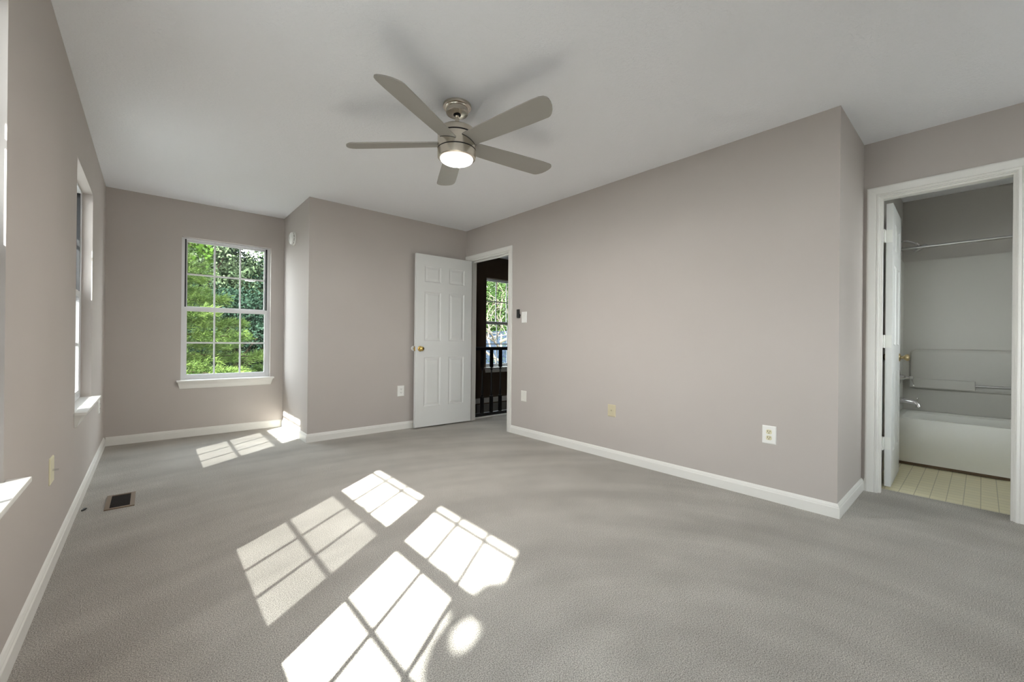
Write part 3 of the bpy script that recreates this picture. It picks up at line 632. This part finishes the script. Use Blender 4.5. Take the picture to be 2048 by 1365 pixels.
# ------------------------------------------------------------------ hall: railing and stair
RY = 4.455
rl = thing('stair_railing', 'black turned-baluster stair railing beyond the bedroom doorway', 'railing', (3.9, RY, 0))
c = MB(); prof = [(-0.030, 0.0), (0.030, 0.0), (0.032, 0.014), (0.028, 0.034), (0.014, 0.045), (-0.014, 0.045), (-0.028, 0.034), (-0.032, 0.014)]
xr0, xr1 = XR+0.124, 5.2
rows = [[(x, RY+a, 0.900+b_) for a, b_ in prof] for x in (xr0, xr1)]; c.grid(rows, close=True); c.face(rows[0]); c.face(rows[1][::-1]); c.build('handrail', M['rail'], rl)
c = MB(); c.box((xr0, RY-0.035, 0), (xr1, RY+0.035, 0.035)); c.box((xr0, RY-0.02, 0.035), (xr1, RY+0.02, 0.05)); c.build('shoe_rail', M['rail'], rl)
def baluster(x):
    c = MB(); h_ = 0.0185
    c.box((x-h_, RY-h_, 0.045), (x+h_, RY+h_, 0.27)); c.box((x-h_, RY-h_, 0.665), (x+h_, RY+h_, 0.902))
    c.lathe([(0.012, 0.27), (0.019, 0.278), (0.019, 0.288), (0.011, 0.298), (0.016, 0.315), (0.0165, 0.34), (0.0125, 0.46), (0.010, 0.60), (0.0095, 0.625), (0.016, 0.635), (0.018, 0.645), (0.012, 0.655), (0.014, 0.666)], (x, RY, 0), 20)
    return c.build('baluster', M['rail'], rl)
xx = 3.376-0.158
while xx < xr1-0.05:
    baluster(xx); xx += 0.158
c = MB(); c.box((XR+0.122, RY-0.075, 0.0), (XHALL, RY-0.036, 0.014)); struct('trim_3', c, M['trim'])
c = MB()
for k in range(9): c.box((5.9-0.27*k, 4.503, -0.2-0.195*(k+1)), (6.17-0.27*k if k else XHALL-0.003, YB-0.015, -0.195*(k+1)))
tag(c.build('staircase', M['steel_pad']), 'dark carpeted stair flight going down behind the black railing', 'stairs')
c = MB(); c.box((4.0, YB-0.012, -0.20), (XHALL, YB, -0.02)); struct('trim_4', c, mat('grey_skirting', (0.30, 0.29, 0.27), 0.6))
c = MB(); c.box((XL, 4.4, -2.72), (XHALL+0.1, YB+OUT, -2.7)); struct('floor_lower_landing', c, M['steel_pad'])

# ------------------------------------------------------------------ outdoors
GZ = -2.9
c = MB(); c.box((-40, -40, GZ-0.2), (60, 70, GZ)); struct('ground', c, M['grass'])
class Leaves:
    """many small leaf blades gathered into one mesh"""
    def __init__(s): s.c = []; s.d = []; s.n = []; s.l = []; s.a = []
    def add(s, c, d, n, l, a): s.c.append(np.asarray(c)); s.d.append(np.asarray(d)); s.n.append(np.asarray(n)); s.l.append(np.asarray(l)); s.a.append(np.asarray(a))
    def build(s, name, m_, parent):
        c = np.concatenate(s.c); d = np.concatenate(s.d); n = np.concatenate(s.n); l = np.concatenate(s.l)[:, None]; a = np.concatenate(s.a)[:, None]
        d = d/np.linalg.norm(d, axis=1, keepdims=True); w_ = np.cross(d, n); w_ /= np.linalg.norm(w_, axis=1, keepdims=True)+1e-9
        u = d*l*0.5; v = w_*l*0.5*a; V = np.stack([c-u, c+v, c+u, c-v], 1).reshape(-1, 3).astype(np.float32); k = len(c)
        me = bpy.data.meshes.new(name); me.vertices.add(4*k); me.vertices.foreach_set('co', V.ravel())
        me.loops.add(4*k); me.loops.foreach_set('vertex_index', np.arange(4*k, dtype=np.int32))
        me.polygons.add(k); me.polygons.foreach_set('loop_start', np.arange(0, 4*k, 4, dtype=np.int32))
        me.update(calc_edges=True); me.materials.append(m_)
        o = bpy.data.objects.new(name, me); COL.objects.link(o); o.parent = parent; o.matrix_parent_inverse = Matrix.Translation(parent.location).inverted()
        return o
def nrand(g_, k):
    v = g_.normal(size=(k, 3)); return v/np.linalg.norm(v, axis=1, keepdims=True)
rng = random.Random(7)
def rv(): 
    while True:
        v = Vector((rng.uniform(-1, 1), rng.uniform(-1, 1), rng.uniform(-1, 1)))
        if 0.05 < v.length < 1: return v.normalized()
def leaf(mb, p, size, nrm=None, aspect=0.6, dir_=None):
    d = dir_ if dir_ is not None else rv(); n = (nrm if nrm is not None else rv()); s = d.cross(n)
    if s.length < 1e-3: s = d.orthogonal()
    s.normalize(); a = d*size*0.5; b_ = s*size*0.5*aspect
    mb.v += [tuple(p-a), tuple(p+b_), tuple(p+a), tuple(p-b_)]; k = len(mb.v)-4; mb.f.append((k, k+1, k+2, k+3)); mb.sm.append(False)
def pine(x, y, h_, rmax, label, zmin=GZ, nb=60, seedk=0, density=1.0):
    rng.seed(100+seedk)
    t = thing('pine_tree', label, 'tree', (x, y, GZ), None)
    c = MB(); c.tube([(x, y, GZ), (x+0.05, y, GZ+h_*0.5), (x, y, GZ+h_)], [0.16, 0.10, 0.02], 10)
    lf = Leaves(); g_ = np.random.default_rng(seedk+40)
    for i in range(nb):
        f = (i+0.5)/nb; z = GZ+0.6+(h_-0.8)*f; R = rmax*(1-f)**0.75*rng.uniform(0.75, 1.15)+0.25
        a = i*2.399+rng.uniform(-.3, .3); dr = Vector((math.cos(a), math.sin(a), 0)); pts = []
        for q in range(6):
            s_ = q/5; pts.append(Vector((x, y, z))+dr*R*s_+Vector((0, 0, 0.35*R*s_*0.5-0.42*R*s_*s_+0.25*R*s_**3)))
        c.tube(pts, [0.03*(1-0.15*q) for q in range(6)], 5, caps=False)
        side = dr.cross(Vector((0, 0, 1)))
        nt_ = int(13*R*density)
        for q in range(nt_):
            s_ = 0.25+0.75*(q+rng.random())/nt_; k = min(4, int(s_*5)); base = pts[k].lerp(pts[k+1], s_*5-k) if s_ < 1 else pts[5]
            sp2 = (1-s_)*0.55*R+0.18; off = side*rng.uniform(-1, 1)*sp2; cen = base+off+Vector((0, 0, rng.uniform(-0.03, 0.06)-abs(off.length)*0.18))
            od = (dr*0.6+off.normalized()*0.6+Vector((0, 0, 0.25))).normalized(); ne = 46
            dd = np.array(od)+nrand(g_, ne)*0.8; ln = g_.uniform(0.07, 0.14, ne); dn = dd/np.linalg.norm(dd, axis=1, keepdims=True)
            lf.add(np.array(cen)+dn*ln[:, None]*0.5+g_.normal(size=(ne, 3))*0.035, dn, nrand(g_, ne), ln, np.full(ne, 0.085))
    c.build('trunk', M['bark'], t); lf.build('foliage', M['pine'], t)
    return t
def broadleaf(x, y, h_, rad, label, m_, n, size, crown_z=0.6, seedk=0, blobs=14, lo=0.25):
    rng.seed(500+seedk)
    t = thing('leafy_tree', label, 'tree', (x, y, GZ), None)
    c = MB(); c.tube([(x, y, GZ), (x+0.1, y, GZ+h_*0.35), (x, y+0.1, GZ+h_*0.9)], [0.18, 0.12, 0.03], 10)
    lf = Leaves(); g_ = np.random.default_rng(seedk+90); cs = []
    for i in range(blobs):
        f = rng.uniform(lo, 1); a = rng.uniform(0, 2*math.pi); q = rng.uniform(0.2, 0.85)*rad*(1-0.5*abs(f-0.6))
        cc = Vector((x+q*math.cos(a), y+q*math.sin(a), GZ+h_*f)); cs.append((cc, rad*rng.uniform(0.28, 0.5)))
        c.tube([(x, y, GZ+h_*max(0.15, f-0.3)), cc], [0.05, 0.015], 6)
    idx = np.arange(n) % blobs; C0 = np.array([list(q[0]) for q in cs])[idx]; R0 = np.array([q[1] for q in cs])[idx]
    # leaves sit in small sprays so that light and dark gaps alternate
    ns = n//14+1; sd = nrand(g_, ns); sd[:, 2] *= 0.75; sr = g_.uniform(0.6, 1.0, ns); k_ = np.arange(n) % ns
    C0 = C0[k_]; R0 = R0[k_]; P_ = C0+sd[k_]*(R0*sr[k_])[:, None]+g_.normal(size=(n, 3))*0.10*np.array([1, 1, 0.6])
    lf.add(P_, nrand(g_, n), sd[k_]*0.5+nrand(g_, n)*0.8+np.array([0, 0, 0.3]), size*g_.uniform(0.7, 1.3, n), np.full(n, 0.55))
    c.build('trunk', M['bark'], t); lf.build('foliage', m_, t)
    return t
pine(-0.15, 10.4, 6.6, 3.1, 'bushy bright green pine outside the alcove window, lowest boughs filling it', seedk=1, nb=68, density=3.2)
pine(3.4, 12.2, 4.9, 2.4, 'shorter pine at the right side of the alcove window view', seedk=2, nb=40, density=2.8)
broadleaf(1.5, 14.6, 5.0, 2.0, 'low dark bushy tree in the gaps behind the bright green pine', M['darkleaf'], 70000, 0.08, seedk=21, blobs=50, lo=0.02)
pine(-1.6, 14.0, 7.4, 2.3, 'pine standing left behind the bright green pine', seedk=3, nb=60)
broadleaf(0.6, 17.5, 9.5, 3.2, 'tall grey green tree behind the pines in the alcove window', M['greyleaf'], 110000, 0.10, seedk=4, blobs=44, lo=0.02)
broadleaf(4.2, 18.5, 8.6, 3.4, 'dark leafy tree behind the pines at the right of the alcove window', M['darkleaf'], 110000, 0.10, seedk=5, blobs=46, lo=0.02)
broadleaf(-3.2, 20.0, 9.0, 3.4, 'dark leafy tree far left behind the pines', M['darkleaf'], 22000, 0.17, seedk=6, blobs=34, lo=0.02)
broadleaf(2.2, 24.0, 12.5, 4.6, 'tallest dark tree at the very back of the alcove window view', M['darkleaf'], 130000, 0.17, seedk=14, blobs=60, lo=0.02)
broadleaf(-5.0, 27.0, 12.5, 5.0, 'distant dark tree left of the tallest one', M['darkleaf'], 30000, 0.30, seedk=15, blobs=60, lo=0.02)
broadleaf(9.5, 28.0, 12.5, 5.0, 'distant dark tree seen through both back windows', M['darkleaf'], 100000, 0.18, seedk=16, blobs=60, lo=0.02)
broadleaf(18.0, 29.0, 13.0, 6.0, 'distant dark tree behind the neighbouring house', M['darkleaf'], 100000, 0.20, seedk=17, blobs=60, lo=0.02)
# overhanging leafy branch, upper left of the alcove window
rng.seed(77)
t = thing('maple_sapling', 'bright maple branch hanging into the upper left alcove window panes', 'tree', (-0.55, 8.9, GZ))
c = MB(); c.tube([(-0.55, 8.9, GZ), (-0.5, 8.9, 0.5), (-0.35, 8.9, 2.5), (-0.2, 8.9, 3.4)], [0.07, 0.05, 0.035, 0.02], 8)
c.tube([(-0.33, 8.9, 2.6), (0.1, 8.8, 2.75), (0.45, 8.75, 2.62), (0.8, 8.7, 2.42)], [0.02, 0.014, 0.009, 0.005], 6); c.build('trunk', M['bark'], t)
lf = MB()
for i in range(420):
    s_ = rng.random(); p = Vector((0.05+0.75*s_, 8.8+rng.uniform(-.2, .2), 2.80-0.38*s_*s_+rng.gauss(0, 0.10))); leaf(lf, p, rng.uniform(0.05, 0.10), nrm=(Vector((0, -1, 0.4))+rv()*0.8).normalized(), aspect=0.8)
for i in range(500):
    p = Vector((-0.3+rng.gauss(0, 0.35), 8.9+rng.gauss(0, 0.3), 3.3+rng.gauss(0, 0.35))); leaf(lf, p, rng.uniform(0.05, 0.10), aspect=0.8)
lf.build('foliage', M['leaflit'], t, recalc=False)
# tree with pale branches outside the hall window
rng.seed(31)
bx, by = 9.6, 11.6
t = thing('pale_branched_tree', 'tree with pale sunlit branches outside the hall window', 'tree', (bx, by, GZ))
c = MB(); lf = MB()
def grow(p, d, ln, r_, depth):
    pts = [p]; q = p.copy(); dd = d.copy()
    for i in range(4):
        dd = (dd+rv()*0.28).normalized(); q = q+dd*ln/4; pts.append(q.copy())
    c.tube(pts, [r_*(1-0.12*i) for i in range(5)], 6, caps=False)
    if depth == 0:
        for e in range(12): leaf(lf, q+rv()*rng.uniform(0.05, 0.32), rng.uniform(0.05, 0.09))
        return
    for k in range(3 if depth > 1 else 2):
        grow(pts[rng.choice((2, 3, 4))], (dd+rv()*0.95+Vector((0, 0, 0.05))).normalized(), ln*0.72, r_*0.58, depth-1)
c.tube([(bx, by, GZ), (bx, by, -0.2), (bx+0.05, by, 1.3)], [0.10, 0.06, 0.03], 10)
for k in range(5):
    a = k*1.26; grow(Vector((bx, by, -0.4+0.35*k)), Vector((math.cos(a), math.sin(a), 0.75)).normalized(), 1.45, 0.05, 4)
c.build('branches', M['palebark'], t); lf.build('foliage', M['leaf'], t, recalc=False)
broadleaf(15.5, 19.0, 8.6, 3.8, 'dense green tree behind the pale branched tree', M['leaf'], 100000, 0.10, seedk=9, blobs=40, lo=0.02)
broadleaf(11.0, 19.5, 9.5, 3.4, 'round green tree left behind the pale branched tree', M['leaf'], 90000, 0.10, seedk=10, blobs=36, lo=0.02)
broadleaf(21.0, 22.0, 9.5, 4.4, 'large dark tree far to the right beyond the neighbouring roof', M['darkleaf'], 24000, 0.2, seedk=11, blobs=40, lo=0.02)
# tree on the sunny side: its crown shades the near corner of the floor patches
def shade_tree():
    rng.seed(61)
    t = thing('shade_tree', 'slender leafy tree outside the twin windows on the left side', 'tree', (-3.2, -1.95, GZ))
    c = MB(); c.tube([(-3.2, -1.95, GZ), (-3.25, -2.0, 1.0), (-3.1, -1.95, 3.6)], [0.09, 0.06, 0.02], 8); c.build('trunk', M['bark'], t)
    lf = Leaves(); g_ = np.random.default_rng(5); n = 9000
    # crown shaped by the floor shadow it must cast, with a gap for sun
    x = g_.uniform(0.62, 1.24, n); y = g_.uniform(0.62, 1.40, n)
    top = np.where(x < 0.93, 0.61+0.827*x, 1.355-0.05*(x-0.93))+0.012*np.sin(x*37)
    gx = x-0.835; gy = y-1.185; ga = (gx*0.83+gy*0.56)/0.088; gb = (-gx*0.56+gy*0.83)/0.045
    keep = (y < top) & (ga*ga+gb*gb > 1) & ((x-0.95)**2/0.13+(y-1.0)**2/0.17 < 1.6)
    x = x[keep]; y = y[keep]; tt = g_.normal(4.0, 0.22, len(x))
    P_ = np.stack([x-tt, y-0.715*tt, 0.985*tt], 1)
    lf.add(P_, nrand(g_, len(x)), nrand(g_, len(x)), g_.uniform(0.035, 0.06, len(x)), np.full(len(x), 0.8))
    lf.build('foliage', M['leaf'], t)
shade_tree()
# neighbouring house
hs = thing('neighbour_house', 'neighbouring house with grey shingled roof below the hall window', 'house', (12.5, 13.5, GZ))
c = MB(); c.box((10.2, 12.6, GZ), (17, 18, -0.9)); c.build('walls', M['siding'], hs)
c = MB(); A = [(9.8, 12.2, -0.95), (9.8, 18.4, -0.95)]; Rg = [(13.6, 12.2, 1.55), (13.6, 18.4, 1.55)]; Bq = [(17.4, 12.2, -0.95), (17.4, 18.4, -0.95)]
for P0, P1 in ((A, Rg), (Bq, Rg)):
    lowr = [(p[0], p[1], p[2]-0.12) for p in P0]; lowR = [(p[0], p[1], p[2]-0.12) for p in P1]
    c.face([P0[0], P0[1], P1[1], P1[0]]); c.face([lowr[0], lowr[1], lowR[1], lowR[0]]); c.face([P0[0], P0[1], lowr[1], lowr[0]]); c.face([P0[0], P1[0], lowR[0], lowr[0]]); c.face([P0[1], P1[1], lowR[1], lowr[1]])
c.build('roof', M['shingle'], hs)
for y in (12.6, 18.0):
    c = MB(); c.face([(10.2, y, -0.95), (17.0, y, -0.95), (13.6, y, 1.4)]); c.build('gable', M['siding'], hs, recalc=False)
